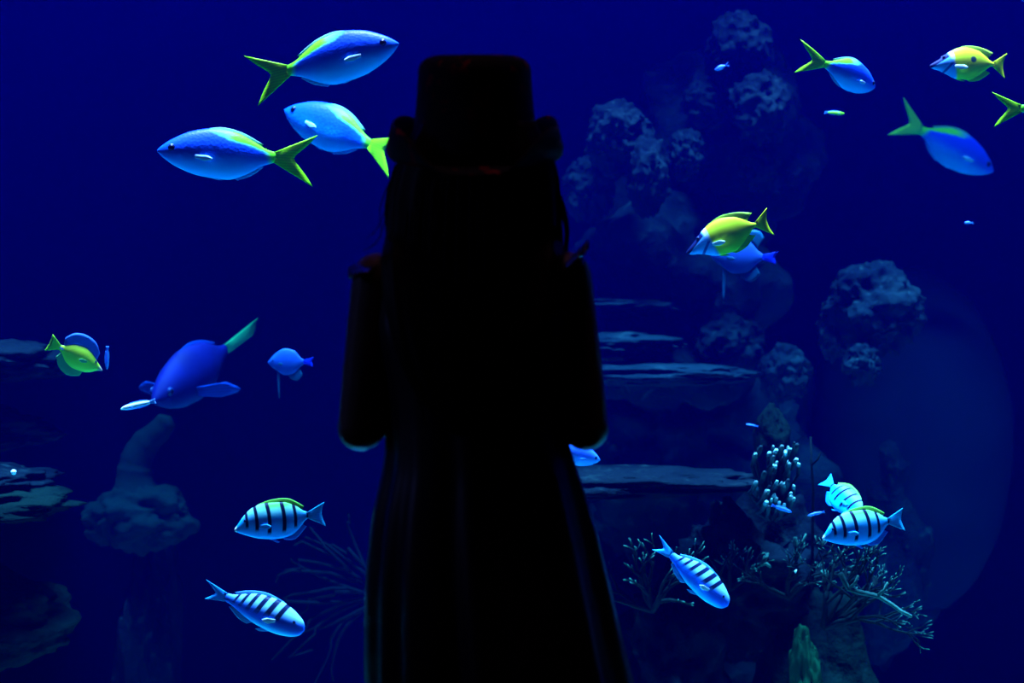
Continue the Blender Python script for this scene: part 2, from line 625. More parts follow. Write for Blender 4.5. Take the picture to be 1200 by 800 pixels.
RAB = dict(nose=0.5, ped=-0.33,
           top=[(0.5, -0.075), (0.46, -0.045), (0.38, 0.015), (0.29, 0.095), (0.20, 0.15), (0.05, 0.19), (-0.1, 0.17), (-0.22, 0.10), (-0.30, 0.045), (-0.33, 0.04)],
           bot=[(0.5, -0.10), (0.46, -0.12), (0.38, -0.135), (0.28, -0.17), (0.15, -0.215), (0.0, -0.215), (-0.12, -0.165), (-0.24, -0.06), (-0.30, -0.012), (-0.33, -0.01)],
           wid=[(0.5, 0.008), (0.45, 0.022), (0.33, 0.05), (0.15, 0.068), (0.0, 0.06), (-0.2, 0.028), (-0.33, 0.012)],
           tail_base=[(-0.31, 0.04), (-0.32, 0.015), (-0.31, -0.01)],
           tail_edge=[(-0.49, 0.17), (-0.46, 0.08), (-0.45, 0.02), (-0.46, -0.06), (-0.49, -0.15)],
           dorsal=([(0.22, 0.14), (0.05, 0.18), (-0.10, 0.16), (-0.24, 0.08)], [(0.18, 0.165), (0.03, 0.215), (-0.16, 0.205), (-0.31, 0.155)]),
           anal=([(0.02, -0.205), (-0.10, -0.165), (-0.22, -0.07)], [(-0.03, -0.235), (-0.16, -0.20), (-0.29, -0.10)]),
           pelvic=([(0.18, -0.195), (0.14, -0.205), (0.10, -0.208)], [(0.13, -0.225), (0.08, -0.235), (0.03, -0.235)]),
           pec=(0.20, -0.07, 0.16, 0.07, 0.01, 22), eye=(0.335, 0.035, 0.024))
G2 = 'yellow rabbitfish'
make_fish('rabbitfish', RAB, rabbit_mats(True), 'yellow rabbitfish with a black spot on its side and white face', (1089, 70), (1166, 76), 2.95, turn=-6, group=G2)
make_fish('rabbitfish', RAB, rabbit_mats(False), 'yellow rabbitfish with raised tail above a shadowy blue fish', (803, 287), (886, 265), 2.85, turn=8, group=G2)

# --- shadowy long-finned fish behind the second rabbitfish
t = NT('dusky_blue_skin')
x, y, z, v = t.xyz()
t.done(t.mix(t.noise(v, 5), (0.002, 0.035, 0.30), (0.006, 0.08, 0.36)), 0.6, 0.2)
gm = dict(body=t.m, tail=fin_mat('dusky_blue_tail', (0.002, 0.02, 0.5)), fin=fin_mat('dusky_blue_fin', (0.003, 0.07, 0.16)), eye=M['eye_dark'])
BAT = dict(nose=0.5, ped=-0.30,
           top=[(0.5, 0.0), (0.44, 0.07), (0.30, 0.20), (0.12, 0.28), (-0.08, 0.24), (-0.22, 0.10), (-0.30, 0.05)],
           bot=[(0.5, -0.02), (0.44, -0.08), (0.30, -0.18), (0.12, -0.27), (-0.08, -0.24), (-0.22, -0.10), (-0.30, -0.04)],
           wid=[(0.5, 0.008), (0.4, 0.035), (0.2, 0.06), (0.0, 0.055), (-0.2, 0.025), (-0.30, 0.01)],
           tail_base=[(-0.28, 0.045), (-0.29, 0.0), (-0.28, -0.035)],
           tail_edge=[(-0.52, 0.10), (-0.49, 0.04), (-0.48, 0.0), (-0.49, -0.04), (-0.50, -0.09)],
           dorsal=([(0.2, 0.25), (0.05, 0.27), (-0.1, 0.22), (-0.2, 0.12)], [(0.14, 0.33), (-0.05, 0.40), (-0.22, 0.40), (-0.30, 0.30)]),
           anal=([(0.05, -0.27), (-0.08, -0.23), (-0.2, -0.12)], [(-0.0, -0.34), (-0.15, -0.38), (-0.28, -0.26)]),
           pelvic=([(0.30, -0.17), (0.27, -0.19), (0.24, -0.20)], [(0.262, -0.74), (0.248, -0.75), (0.235, -0.74)]),
           pec=(0.24, -0.03, 0.14, 0.07, 0.02, 25), eye=(0.38, 0.035, 0.024))
make_fish('longfin_fish', BAT, gm, 'shadowy blue fish with a long trailing fin below the yellow rabbitfish', (833, 298), (893, 302), 3.4, turn=12)
make_fish('blue_fish', BAT, dict(gm), 'dim blue fish with pointed back and trailing fin near the elbow', (313, 424), (357, 424), 3.45, turn=15, skip=('dorsal',))

# --- yellow tang
t = NT('yellow_tang_skin')
x, y, z, v = t.xyz()
dx = t.math('SUBTRACT', x, -0.27)
dz = t.math('SUBTRACT', z, 0.0)
rr = t.math('SQRT', t.math('ADD', t.math('MULTIPLY', dx, dx), t.math('MULTIPLY', t.math('MULTIPLY', dz, dz), 4.0)))
c = t.mix(t.noise(v, 6), (0.62, 0.78, 0.01), (0.85, 0.88, 0.02))
c = t.mix(t.step(rr, 0.05, 0.035), c, (0.8, 0.9, 0.9))
c = t.mix(t.step(x, 0.40, 0.47), c, (0.55, 0.30, 0.28))
t.done(c, 0.5, 0.3)
tm = dict(body=t.m, tail=fin_mat('lime_tail', (0.45, 0.85, 0.02)), fin=fin_mat('green_lower_fin', (0.10, 0.35, 0.12)),
          dorsal=fin_mat('blue_sail_fin', (0.05, 0.14, 0.55)), eye=M['eye_dark'])
TANG = dict(nose=0.5, ped=-0.30,
            top=[(0.5, -0.055), (0.44, -0.015), (0.34, 0.055), (0.22, 0.13), (0.08, 0.175), (-0.08, 0.16), (-0.2, 0.09), (-0.30, 0.035)],
            bot=[(0.5, -0.075), (0.44, -0.095), (0.34, -0.17), (0.2, -0.225), (0.05, -0.235), (-0.1, -0.19), (-0.22, -0.085), (-0.30, -0.03)],
            wid=[(0.5, 0.008), (0.42, 0.025), (0.28, 0.055), (0.1, 0.068), (-0.1, 0.05), (-0.25, 0.02), (-0.30, 0.012)],
            tail_base=[(-0.28, 0.035), (-0.29, 0.0), (-0.28, -0.03)],
            tail_edge=[(-0.50, 0.16), (-0.49, 0.07), (-0.485, 0.0), (-0.49, -0.07), (-0.50, -0.15)],
            dorsal=([(0.34, 0.05), (0.20, 0.135), (0.02, 0.17), (-0.14, 0.125), (-0.25, 0.055)], [(0.34, 0.19), (0.20, 0.33), (0.0, 0.38), (-0.18, 0.33), (-0.29, 0.19)]),
            anal=([(0.22, -0.18), (0.05, -0.195), (-0.10, -0.155), (-0.24, -0.055)], [(0.20, -0.31), (0.02, -0.38), (-0.16, -0.32), (-0.29, -0.17)]),
            pec=(0.20, -0.03, 0.15, 0.08, 0.01, 20), eye=(0.34, 0.025, 0.022))
make_fish('yellow_tang', TANG, tm, 'yellow tang with a tall blue back fin and lime tail', (119, 430), (73, 407), 3.0, turn=20)

# --- convict tang
t = NT('convict_tang_skin')
x, y, z, v = t.xyz()
c = t.mix(t.step(z, 0.0, 0.12), (0.005, 0.33, 0.75), (0.28, 0.74, 0.50))
c = t.mix(t.step(z, -0.02, -0.15), c, (0.003, 0.42, 0.95))
c = t.mix(t.math('MULTIPLY', t.step(z, 0.09, 0.15), t.step(x, 0.26, 0.1)), c, (0.16, 0.60, 0.10))
xs_ = t.math('ADD', x, t.math('MULTIPLY', t.math('MULTIPLY', z, z), -0.8))
tot = None
for cx_, w_, zl in ((0.355, 0.016, -0.07), (0.245, 0.019, -0.11), (0.105, 0.021, -0.16), (-0.055, 0.021, -0.15), (-0.175, 0.017, -0.12)):
    s1 = t.step(t.math('ABSOLUTE', t.math('SUBTRACT', xs_, cx_)), w_ + 0.006, w_ - 0.006)
    s1 = t.math('MULTIPLY', s1, t.step(z, zl - 0.02, zl + 0.03))
    tot = s1 if tot is None else t.math('MAXIMUM', tot, s1)
sx = t.math('MULTIPLY', t.step(x, -0.285, -0.30), t.step(t.math('ABSOLUTE', t.math('SUBTRACT', z, 0.01)), 0.05, 0.02))
tot = t.math('MAXIMUM', tot, sx)
c = t.mix(tot, c, (0.004, 0.006, 0.03))
c = t.mix(t.step(x, 0.465, 0.485), c, (0.9, 0.9, 0.95))
t.done(c, 0.42, 0.06)
cm = dict(body=t.m, tail=fin_mat('pale_blue_tail', (0.02, 0.40, 0.80)), fin=fin_mat('pale_blue_fin', (0.005, 0.20, 0.80)),
          dorsal=fin_mat('green_back_fin', (0.25, 0.70, 0.08)), pec=fin_mat('clear_blue_fin', (0.04, 0.42, 0.9)), eye=M['eye_dark'])
CON = dict(nose=0.5, ped=-0.315,
           top=[(0.5, -0.065), (0.46, -0.02), (0.38, 0.075), (0.28, 0.15), (0.14, 0.185), (-0.04, 0.18), (-0.18, 0.125), (-0.27, 0.055), (-0.315, 0.035)],
           bot=[(0.5, -0.095), (0.46, -0.115), (0.36, -0.16), (0.22, -0.205), (0.05, -0.225), (-0.10, -0.205), (-0.22, -0.12), (-0.28, -0.05), (-0.315, -0.03)],
           wid=[(0.5, 0.012), (0.44, 0.03), (0.30, 0.06), (0.1, 0.075), (-0.1, 0.055), (-0.25, 0.022), (-0.315, 0.012)],
           tail_base=[(-0.295, 0.032), (-0.305, 0.0), (-0.295, -0.028)],
           tail_edge=[(-0.50, 0.13), (-0.475, 0.06), (-0.46, 0.0), (-0.47, -0.06), (-0.495, -0.14)],
           dorsal=([(0.26, 0.15), (0.10, 0.182), (-0.08, 0.17), (-0.25, 0.07)], [(0.22, 0.178), (0.06, 0.215), (-0.12, 0.205), (-0.275, 0.105)]),
           anal=([(0.0, -0.218), (-0.10, -0.20), (-0.24, -0.09)], [(-0.05, -0.25), (-0.16, -0.24), (-0.285, -0.12)]),
           pelvic=([(0.16, -0.205), (0.12, -0.215), (0.08, -0.22)], [(0.08, -0.25), (0.05, -0.268), (0.02, -0.262)]),
           pec=(0.215, -0.06, 0.13, 0.07, 0.01, 16), eye=(0.375, 0.015, 0.018))
G3 = 'black-striped convict tangs'
make_fish('convict_tang', CON, cm, 'pale blue striped tang with green back swimming alone just above a barred fish', (275, 612), (361, 604), 2.60, turn=-5, group=G3)
make_fish('convict_tang', CON, cm, 'pale turquoise striped tang swimming above the branching coral', (962, 622), (1043, 611), 2.80, turn=-6, group=G3)
make_fish('convict_tang', CON, cm, 'striped tang turned away, half hidden behind another striped tang', (1006, 602), (980, 571), 2.98, turn=-50, group=G3)

# --- sergeant fish: slender, dark bars on the upper half
t = NT('sergeant_skin')
x, y, z, v = t.xyz()
c = t.mix(t.step(z, -0.01, 0.07), (0.001, 0.16, 0.92), (0.32, 0.64, 0.85))
c = t.mix(t.step(z, -0.05, -0.13), c, (0.003, 0.56, 0.97))
xs_ = t.math('ADD', x, t.math('MULTIPLY', z, -0.35))
tot = None
for cx_, w_ in ((0.245, 0.024), (0.145, 0.027), (0.045, 0.024), (-0.045, 0.020), (-0.125, 0.016), (-0.195, 0.013)):
    s1 = t.step(t.math('ABSOLUTE', t.math('SUBTRACT', xs_, cx_)), w_ + 0.006, w_ - 0.006)
    tot = s1 if tot is None else t.math('MAXIMUM', tot, s1)
tot = t.math('MULTIPLY', tot, t.step(z, -0.045, 0.03))
c = t.mix(tot, c, (0.004, 0.01, 0.05))
t.done(c, 0.42, 0.06)
sm = dict(body=t.m, tail=fin_mat('sky_blue_tail', (0.03, 0.38, 0.95)), fin=fin_mat('sky_blue_fin', (0.08, 0.40, 0.9)),
          dorsal=fin_mat('thin_blue_back_fin', (0.10, 0.38, 0.85)), pec=fin_mat('white_pectoral', (0.8, 0.9, 0.95)), eye=M['eye_dark'])
SER = dict(nose=0.5, ped=-0.29,
           top=[(0.5, -0.02), (0.48, 0.03), (0.42, 0.075), (0.32, 0.12), (0.18, 0.15), (0.02, 0.14), (-0.14, 0.085), (-0.24, 0.045), (-0.29, 0.038)],
           bot=[(0.5, -0.04), (0.47, -0.09), (0.38, -0.13), (0.24, -0.15), (0.06, -0.135), (-0.10, -0.095), (-0.22, -0.05), (-0.29, -0.036)],
           wid=[(0.5, 0.015), (0.46, 0.04), (0.34, 0.07), (0.15, 0.08), (-0.08, 0.05), (-0.22, 0.022), (-0.29, 0.012)],
           tail_base=[(-0.27, 0.036), (-0.28, 0.0), (-0.27, -0.034)],
           tail_edge=[(-0.52, 0.085), (-0.43, 0.03), (-0.395, 0.0), (-0.42, -0.03), (-0.48, -0.085)],
           dorsal=([(0.26, 0.13), (0.1, 0.145), (-0.06, 0.11), (-0.2, 0.055)], [(0.24, 0.148), (0.07, 0.168), (-0.09, 0.135), (-0.225, 0.07)]),
           anal=([(0.02, -0.125), (-0.08, -0.10), (-0.2, -0.05)], [(-0.03, -0.158), (-0.13, -0.135), (-0.235, -0.07)]),
           pelvic=([(0.2, -0.145), (0.16, -0.145), (0.12, -0.14)], [(0.13, -0.175), (0.10, -0.18), (0.06, -0.172)]),
           pec=(0.24, -0.025, 0.12, 0.06, 0.02, 20), eye=(0.40, 0.02, 0.016))
G4 = 'slender barred sergeant fish'
make_fish('sergeant_fish', SER, sm, 'bright blue fish with short dark bars swimming below the striped tang with green back', (359, 733), (263, 701), 2.56, turn=-10, group=G4)
make_fish('sergeant_fish', SER, sm, 'slim blue barred fish diving in front of the reef beside the dress', (854, 706), (787, 651), 2.85, turn=-8, group=G4)
SLIM = dict(SER)

# --- little fish
t = NT('small_blue_skin')
x, y, z, v = t.xyz()
t.done(t.mix(t.step(z, -0.05, 0.06), (0.08, 0.35, 0.95), (0.04, 0.15, 0.95)), 0.4, 0.4)
lm = dict(body=t.m, tail=fin_mat('small_blue_tail', (0.05, 0.20, 0.9)), fin=fin_mat('small_blue_fin', (0.06, 0.25, 0.85)), eye=M['eye_dark'])
t = NT('cleaner_skin')
x, y, z, v = t.xyz()
c = t.mix(t.step(t.math('ABSOLUTE', t.math('SUBTRACT', z, 0.01)), 0.075, 0.04), (0.10, 0.25, 0.95), (0.98, 0.95, 0.98))
t.done(c, 0.3, 0.5)
km = dict(body=t.m, tail=fin_mat('cleaner_tail', (0.2, 0.4, 0.95)), fin=fin_mat('cleaner_fin', (0.10, 0.25, 0.95)), eye=M['eye_dark'])
WRA = dict(nose=0.5, ped=-0.33,
           top=[(0.5, 0.0), (0.44, 0.04), (0.3, 0.075), (0.1, 0.085), (-0.12, 0.07), (-0.33, 0.045)],
           bot=[(0.5, -0.01), (0.44, -0.045), (0.3, -0.075), (0.1, -0.085), (-0.12, -0.07), (-0.33, -0.045)],
           wid=[(0.5, 0.006), (0.4, 0.035), (0.2, 0.05), (-0.1, 0.035), (-0.33, 0.012)],
           tail_base=[(-0.31, 0.042), (-0.32, 0.0), (-0.31, -0.042)],
           tail_edge=[(-0.5, 0.07), (-0.49, 0.03), (-0.485, 0.0), (-0.49, -0.03), (-0.5, -0.07)],
           dorsal=([(0.25, 0.075), (0.0, 0.078), (-0.25, 0.05)], [(0.22, 0.105), (-0.03, 0.11), (-0.29, 0.08)]),
           anal=([(0.05, -0.08), (-0.1, -0.068), (-0.25, -0.05)], [(0.0, -0.105), (-0.14, -0.095), (-0.29, -0.075)]),
           pec=(0.25, -0.01, 0.1, 0.05, 0.01, 20), eye=(0.4, 0.012, 0.02))
make_fish('cleaner_wrasse', WRA, km, 'tiny bright white and blue fish under the dark blue fish', (141, 479), (176, 471), 2.9, turn=5)
make_fish('small_fish', WRA, lm, 'thin blue fish seen edge-on at the snout of the yellow tang', (125, 433), (126, 410), 3.0, turn=4)
make_fish('small_fish', FUS, lm, 'tiny blue fish beside the top knob of the coral tower', (838, 82), (850, 77), 3.3, turn=10)
make_fish('small_fish', WRA, lm, 'small blue fish at the snout of the striped tang above the branching coral', (947, 604), (963, 600), 2.95, turn=5)
make_fish('small_fish', WRA, lm, 'small pale blue fish resting below the knobbly pale-tipped coral', (928, 600), (908, 593), 3.0, turn=5)
make_fish('small_fish', WRA, dict(lm, body=fm['tail']), 'tiny green fish below the lime-tailed fish that swims away', (990, 133), (970, 132), 3.4, turn=5)
make_fish('small_fish', WRA, lm, 'tiny blue fish at the foot of the pale column behind the coral', (874, 497), (886, 499), 3.3, turn=5)
make_fish('small_fish', FUS, lm, 'very small blue speck of a fish in open water near the picture edge', (1130, 261), (1138, 261), 3.3, turn=10)
make_fish('blue_fish', FUS, dict(lm, body=lm['body']), 'pale blue fish mostly hidden behind the bent elbow', (704, 540), (648, 525), 3.0, turn=20)
make_fish('fusilier_fish', FUS, fm, 'fish at the upper picture corner of which only a blue edge shows', (1196, -2), (1270, -30), 2.9, turn=5, group=G1)

# ------------------------------------------------------------------ reef
t = NT('reef_rock')
x, y, z, v = t.xyz()
n1 = t.noise(v, 4, 6)
n2 = t.noise(v, 22, 4)
c = t.mix(t.step(n1, 0.35, 0.65), (0.001, 0.002, 0.004), (0.003, 0.006, 0.009))
c = t.mix(t.step(n2, 0.55, 0.72), c, (0.006, 0.013, 0.015))
t.bump(n2, 0.6, 0.03)
m_rock = t.done(c, 0.95, 0.0)

t = NT('far_reef_rock_painted_lit')  # reef rock colour raised to stand in for missing lamp light far back
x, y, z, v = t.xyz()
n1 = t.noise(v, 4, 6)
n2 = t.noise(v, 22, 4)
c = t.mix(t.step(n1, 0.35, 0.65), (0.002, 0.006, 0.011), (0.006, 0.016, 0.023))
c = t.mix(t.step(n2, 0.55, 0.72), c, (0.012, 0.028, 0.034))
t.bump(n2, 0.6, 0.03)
m_rock_lit = t.done(c, 0.95, 0.0)

t = NT('green_algae_rock')
x, y, z, v = t.xyz()
n1 = t.noise(v, 5, 6)
c = t.mix(t.step(n1, 0.35, 0.65), (0.001, 0.003, 0.003), (0.003, 0.009, 0.007))
t.bump(t.noise(v, 25, 4), 0.6, 0.03)
m_green = t.done(c, 0.95, 0.0)

t = NT('lump_coral_skin')
x, y, z, v = t.xyz()
vo = t.n('ShaderNodeTexVoronoi')
t.t.links.new(v, vo.inputs[0])
vo.inputs['Scale'].default_value = 28
n1 = t.noise(v, 6, 5)
c = t.mix(t.step(n1, 0.4, 0.7), (0.003, 0.007, 0.012), (0.008, 0.019, 0.024))
c = t.mix(t.step(vo.outputs[0], 0.3, 0.05), c, (0.012, 0.028, 0.032))
t.bump(vo.outputs[0], 0.7, 0.02)
m_lump = t.done(c, 0.95, 0.0)


def branch_mat(name, base, tip):
    t = NT(name)
    x, y, z, v = t.xyz()
    a = t.n('ShaderNodeAttribute', attribute_name='tip')
    n1 = t.noise(v, 40, 3)
    f = t.math('MULTIPLY', a.outputs['Fac'], t.math('ADD', 0.6, t.math('MULTIPLY', n1, 0.7)))
    c = t.mix(f, base, tip)
    t.bump(t.noise(v, 90, 2), 0.4, 0.005)
    return t.done(c, 0.8, 0.03)


m_stag = branch_mat('staghorn_coral_skin', (0.002, 0.006, 0.006), (0.05, 0.16, 0.13))
m_finger = branch_mat('finger_coral_skin', (0.003, 0.012, 0.02), (0.55, 0.95, 0.90))
m_fan = branch_mat('sea_fan_skin', (0.001, 0.003, 0.005), (0.002, 0.006, 0.008))
m_twig = branch_mat('pale_twig_skin', (0.008, 0.03, 0.028), (0.05, 0.14, 0.11))


def rock(name, c, r, seed, mat, label, cat, amp=0.3, freq=1.6, knob=0.0, group=None, sub=5, tilt=0.0):
    bm = bmesh.new()
    bmesh.ops.create_icosphere(bm, subdivisions=sub, radius=1.0)
    off = Vector((seed * 3.17, seed * 1.31, seed * 2.23))
    for v in bm.verts:
        n = v.co.normalized()
        dsp = 1 + amp * noise.fractal(n * freq + off, 0.9, 2.1, 5)
        if knob:
            q = noise.voronoi(n * 5 + off)[0][0]
            dsp += knob * (0.35 - min(q, 0.7))
        v.co = Vector((n.x * r[0], n.y * r[1], n.z * r[2])) * dsp
        if tilt:
            v.co = Matrix.Rotation(R(tilt), 3, 'Y') @ v.co
    me = bpy.data.meshes.new(name)
    bm.to_mesh(me)
    bm.free()
    me.materials.append(mat)
    me.polygons.foreach_set('use_smooth', [True] * len(me.polygons))
    o = bpy.data.objects.new(name, me)
    COL.objects.link(o)
    o.location = c
    return tag(o, label, cat, group)


def pr(px, py, d):
    """pixel radius to metres"""
    return (px * K * d, py * K * d)


def prock(name, x0, x1, y0, y1, d, seed, mat, label, cat, depth=None, **kw):
    w, h = pr((x1 - x0) / 2, (y1 - y0) / 2, d)
    return rock(name, at((x0 + x1) / 2, (y0 + y1) / 2, d), (w, depth or (w + h) / 2, h), seed, mat, label, cat, **kw)


m_dome = plain('smooth_dome_skin', (0.004, 0.010, 0.022), .9, 0, 6, .4)
GR, GL = 'boulders of the reef', 'lump corals'
# big mass of the reef behind the girl's right, from the sand up
prock('reef_boulder', 660, 1000, 620, 1000, 4.35, 1, m_rock, 'great dark boulder at the foot of the reef beside the dress', 'rock', group=GR, depth=0.4, amp=.35)
prock('reef_boulder', 690, 960, 400, 700, 4.55, 2, m_rock_lit, 'dark layered boulder behind the sunken ledge', 'rock', group=GR, depth=0.35, amp=.4, freq=2.2)
prock('reef_boulder', 660, 900, 210, 470, 4.35, 3, m_rock_lit, 'tall dim boulder forming the middle of the coral tower', 'rock', group=GR, depth=0.3, amp=.35)
prock('reef_boulder', 740, 950, 60, 280, 4.42, 4, m_rock_lit, 'dim boulder carrying the top of the coral tower', 'rock', group=GR, depth=0.3, amp=.3)
prock('reef_boulder', 930, 1110, 430, 760, 4.75, 5, m_rock_lit, 'wide dim boulder below the smooth round dome', 'rock', group=GR, depth=0.4, amp=.25)
prock('reef_boulder', 860, 1060, 740, 1050, 4.6, 6, m_rock, 'low dim boulder on the sand beneath the branching coral', 'rock', group=GR, depth=0.4, amp=.25)
prock('dome_coral', 950, 1184, 314, 720, 4.6, 7, m_dome, 'large smooth round dome coral, dim in the distance', 'coral', amp=.05, freq=1.0, depth=0.25)
# lump corals on the tower and the slope
lumps = [(826, 906, 14, 104, 4.03, 'knobbed lump coral at the very top of the coral tower'),
         (858, 924, 84, 170, 3.93, 'round lump coral just below the tower top, nearest the lime-tailed fish'),
         (686, 764, 118, 206, 3.93, 'pale lump coral jutting out nearest the hat brim'),
         (734, 784, 158, 252, 3.88, 'upright lump coral between hat and yellow rabbitfish'),
         (782, 824, 150, 212, 3.98, 'small lump coral in the middle of the tower'),
         (864, 912, 168, 224, 3.98, 'small lump coral over the tail of the rabbitfish'),
         (800, 852, 92, 150, 4.08, 'dim lump coral below the tiny blue fish of the tower'),
         (660, 720, 180, 262, 4.08, 'dim lump coral beside the loose hair strand'),
         (970, 1082, 306, 420, 3.9, 'large knobbly lump coral in front of the round dome'),
         (988, 1032, 402, 452, 3.8, 'small round lump coral under the large knobbly one'),
         (958, 996, 360, 424, 3.95, 'narrow lump coral leaning on the large knobbly one'),
         (812, 896, 366, 440, 4.1, 'rounded lump coral below the shadowy long-finned fish'),
         (890, 948, 402, 470, 4.0, 'dim lump coral between reef ledges and knobbly coral')]
for i, (x0, x1, y0, y1, d, lb) in enumerate(lumps):
    prock('lump_coral', x0, x1, y0, y1, d, 11 + i, m_lump, lb, 'coral', group=GL, amp=.22, freq=1.7, knob=0.2)
# ledges behind the right arm
for i, (x0, x1, y0, y1, d, lb) in enumerate([
        (470, 892, 546, 582, 3.35, 'long flat rock ledge running level beside the elbow'),
        (640, 880, 424, 452, 3.9, 'thin dim rock ledge level with the elbow bend'),
        (640, 800, 388, 418, 4.0, 'short dim rock ledge beside the upper arm'),
        (640, 790, 350, 372, 4.1, 'faint topmost rock ledge beside the shoulder')]):
    prock('rock_ledge', x0, x1, y0, y1, d, 31 + i, m_rock if i == 0 else m_rock_lit, lb, 'rock', depth=0.2, amp=.18, freq=2.5, group='level rock ledges')
# left-hand rocks
for i, (x0, x1, y0, y1, d, mt, lb) in enumerate([
        (-160, 76, 396, 450, 3.6, m_rock, 'dark flat rock at the picture edge level with the yellow tang'),
        (-150, 60, 478, 530, 3.7, m_rock, 'dim dark rock shelf, second from top at the picture edge'),
        (-140, 54, 544, 578, 3.3, m_rock, 'thin rock shelf with one shining white speck'),
        (-150, 82, 566, 612, 3.25, m_green, 'olive rounded rock shelf under the speckled one'),
        (-160, 82, 672, 780, 3.3, m_green, 'broad olive rock at the lower picture corner'),
        (-420, -60, 380, 1100, 3.9, m_rock, 'tall dark rock wall that carries the shelves')]):
    prock('rock_shelf', x0, x1, y0, y1, d, 41 + i, mt, lb, 'rock', depth=0.3 if i == 5 else 0.22, amp=.25, freq=2.0, group='shelf rocks')
v_, f_ = [], []
sphere(v_, f_, at(16, 553, 3.02), (.006, .006, .006))
tag(build('shell', v_, f_, plain('white_shell', (0.95, 0.95, 0.95), 0.3, 0.5)), 'tiny shining white shell on the thin rock shelf', 'shell')

# vase-shaped leather coral: curved neck over a broad foot
v_, f_ = [], []
path = [(196, 492), (186, 505), (170, 520), (160, 540), (158, 560), (160, 590)]
rad = [12, 14, 17, 19, 22, 34]
d = 4.1
pts, rr_ = [], []
for k in range(26):
    u = k / 25 * (len(path) - 1)
    pts.append(at(interp([(i, p[0]) for i, p in enumerate(path)], u), interp([(i, p[1]) for i, p in enumerate(path)], u), d))
    rr_.append(interp([(i, q) for i, q in enumerate(rad)], u) * K * d * (1 + 0.12 * noise.noise((k * .6, 3, 1))))
tube(v_, f_, pts, rr_, 18)
m_leather = plain('olive_leather_skin', (0.003, 0.010, 0.010), .95, 0, 12, .6)
lc = empty('leather_coral', at(165, 760, d))
tag(lc, 'ghostly olive leather coral with a curved neck above the striped tang', 'coral')
o = build('neck', [p - lc.location for p in v_], f_, m_leather, lc)
b = prock('foot', 104, 226, 566, 646, d, 61, m_leather, None, None, amp=.3, freq=1.6)
b.location -= lc.location
b.parent = lc
b = prock('stalk', 150, 205, 620, 1000, d + .2, 62, m_rock, None, None, amp=.3, freq=1.6)
b.location -= lc.location
b.parent = lc

# reef column under the branching coral
prock('reef_column', 885, 1018, 690, 1000, 3.45, 71, m_green, 'olive-green rock column carrying the branching coral', 'rock', amp=.22, freq=1.8)
prock('reef_column', 925, 962, 742, 900, 3.2, 72, plain('bright_green_algae', (0.004, 0.036, 0.014), .9, 0, 30, .5), 'bright green sponge standing before the olive rock column', 'sponge', amp=.25, freq=2).name = 'sponge'
prock('reef_boulder', 800, 960, 590, 760, 3.5, 73, m_rock, 'dark craggy boulder behind the diving barred fish', 'rock', amp=.4, freq=2.4, group=GR)
prock('reef_boulder', 720, 850, 690, 900, 3.42, 74, m_rock, 'craggy boulder beneath the diving barred fish', 'rock', amp=.4, freq=2.4, group=GR)
prock('reef_column', 884, 924, 476, 560, 3.5, 75, m_green, 'pale column of rock behind the knobbly pale-tipped coral', 'rock', amp=.15, freq=2)


def coral_obj(name, gen, mat, label, cat='coral', group=None):
    v, f, tp = [], [], []
    gen(v, f, tp)
    o = build(name, v, f, mat)
    a = o.data.attributes.new('tip', 'FLOAT', 'POINT')
    a.data.foreach_set('value', tp)
    return tag(o, label, cat, group)


def grow(v, f, tp, p, dirv, length, rad, depth, rg, spread=0.6, tipstart=0.55):
    n = 5
    pts, rr = [p], [rad]
    d = dirv.normalized()
    for i in range(1, n + 1):
        d = (d + Vector((rg.uniform(-1, 1), rg.uniform(-1, 1), rg.uniform(-1, 1))) * 0.16).normalized()
        p = p + d * length / n
        pts.append(p)
        rr.append(rad * (1 - 0.32 * i / n))
    last = depth == 0
    tv = [max(0.0, (i / n - tipstart) / (1 - tipstart)) if last else 0.0 for i in range(n + 1)]
    tube(v, f, pts, rr, 6, tp, tv)
    if not last:
        for k in range(rg.choice((2, 2, 3))):
            i = rg.choice((3, 4, 5)) if k else 5
            nd = (d + Vector((rg.uniform(-1, 1), rg.uniform(-1, 1), rg.uniform(-0.6, 1))) * spread).normalized()
            grow(v, f, tp, pts[i], nd, length * rg.uniform(.6, .85), rr[i] * .86, depth - 1, rg, spread, tipstart)


def staghorn(px, py, d, dirs, length, rad, depth, seed, spread=0.6):
    def g(v, f, tp):
        rg = random.Random(seed)
        for dx, dy, dz in dirs:
            grow(v, f, tp, at(px, py, d), Vector((dx, dy, dz)), length, rad, depth, rg, spread)
    return g


# branching coral right of the tang
coral_obj('staghorn_coral', staghorn(965, 735, 3.15, [(1, -.2, .35), (1, -.1, .9), (.5, -.4, 1), (1, .2, .3), (.1, -.2, 1), (.9, -.5, .6)], .085, .0075, 4, 5), m_stag,
          'dark branching staghorn coral with pale tips under the striped tangs')
coral_obj('staghorn_coral', staghorn(925, 700, 3.25, [(-.3, -.3, 1), (.3, -.5, .8), (-.8, -.2, .4), (.6, -.3, .5)], .065, .007, 4, 9), m_stag,
          'dark tangled staghorn coral between the barred fish and the striped tangs')
coral_obj('staghorn_coral', staghorn(765, 715, 3.2, [(-.5, -.2, 1), (-.2, -.3, .9), (.4, -.2, .7), (-.8, -.1, .3), (.1, -.5, .5)], .07, .008, 3, 14), m_stag,
          'small staghorn coral in the corner between dress and diving barred fish')
coral_obj('staghorn_coral', staghorn(855, 690, 3.3, [(-.4, -.3, .6), (.5, -.3, .5), (0, -.4, .8)], .05, .007, 3, 21), m_stag,
          'low staghorn coral just past the nose of the diving barred fish')


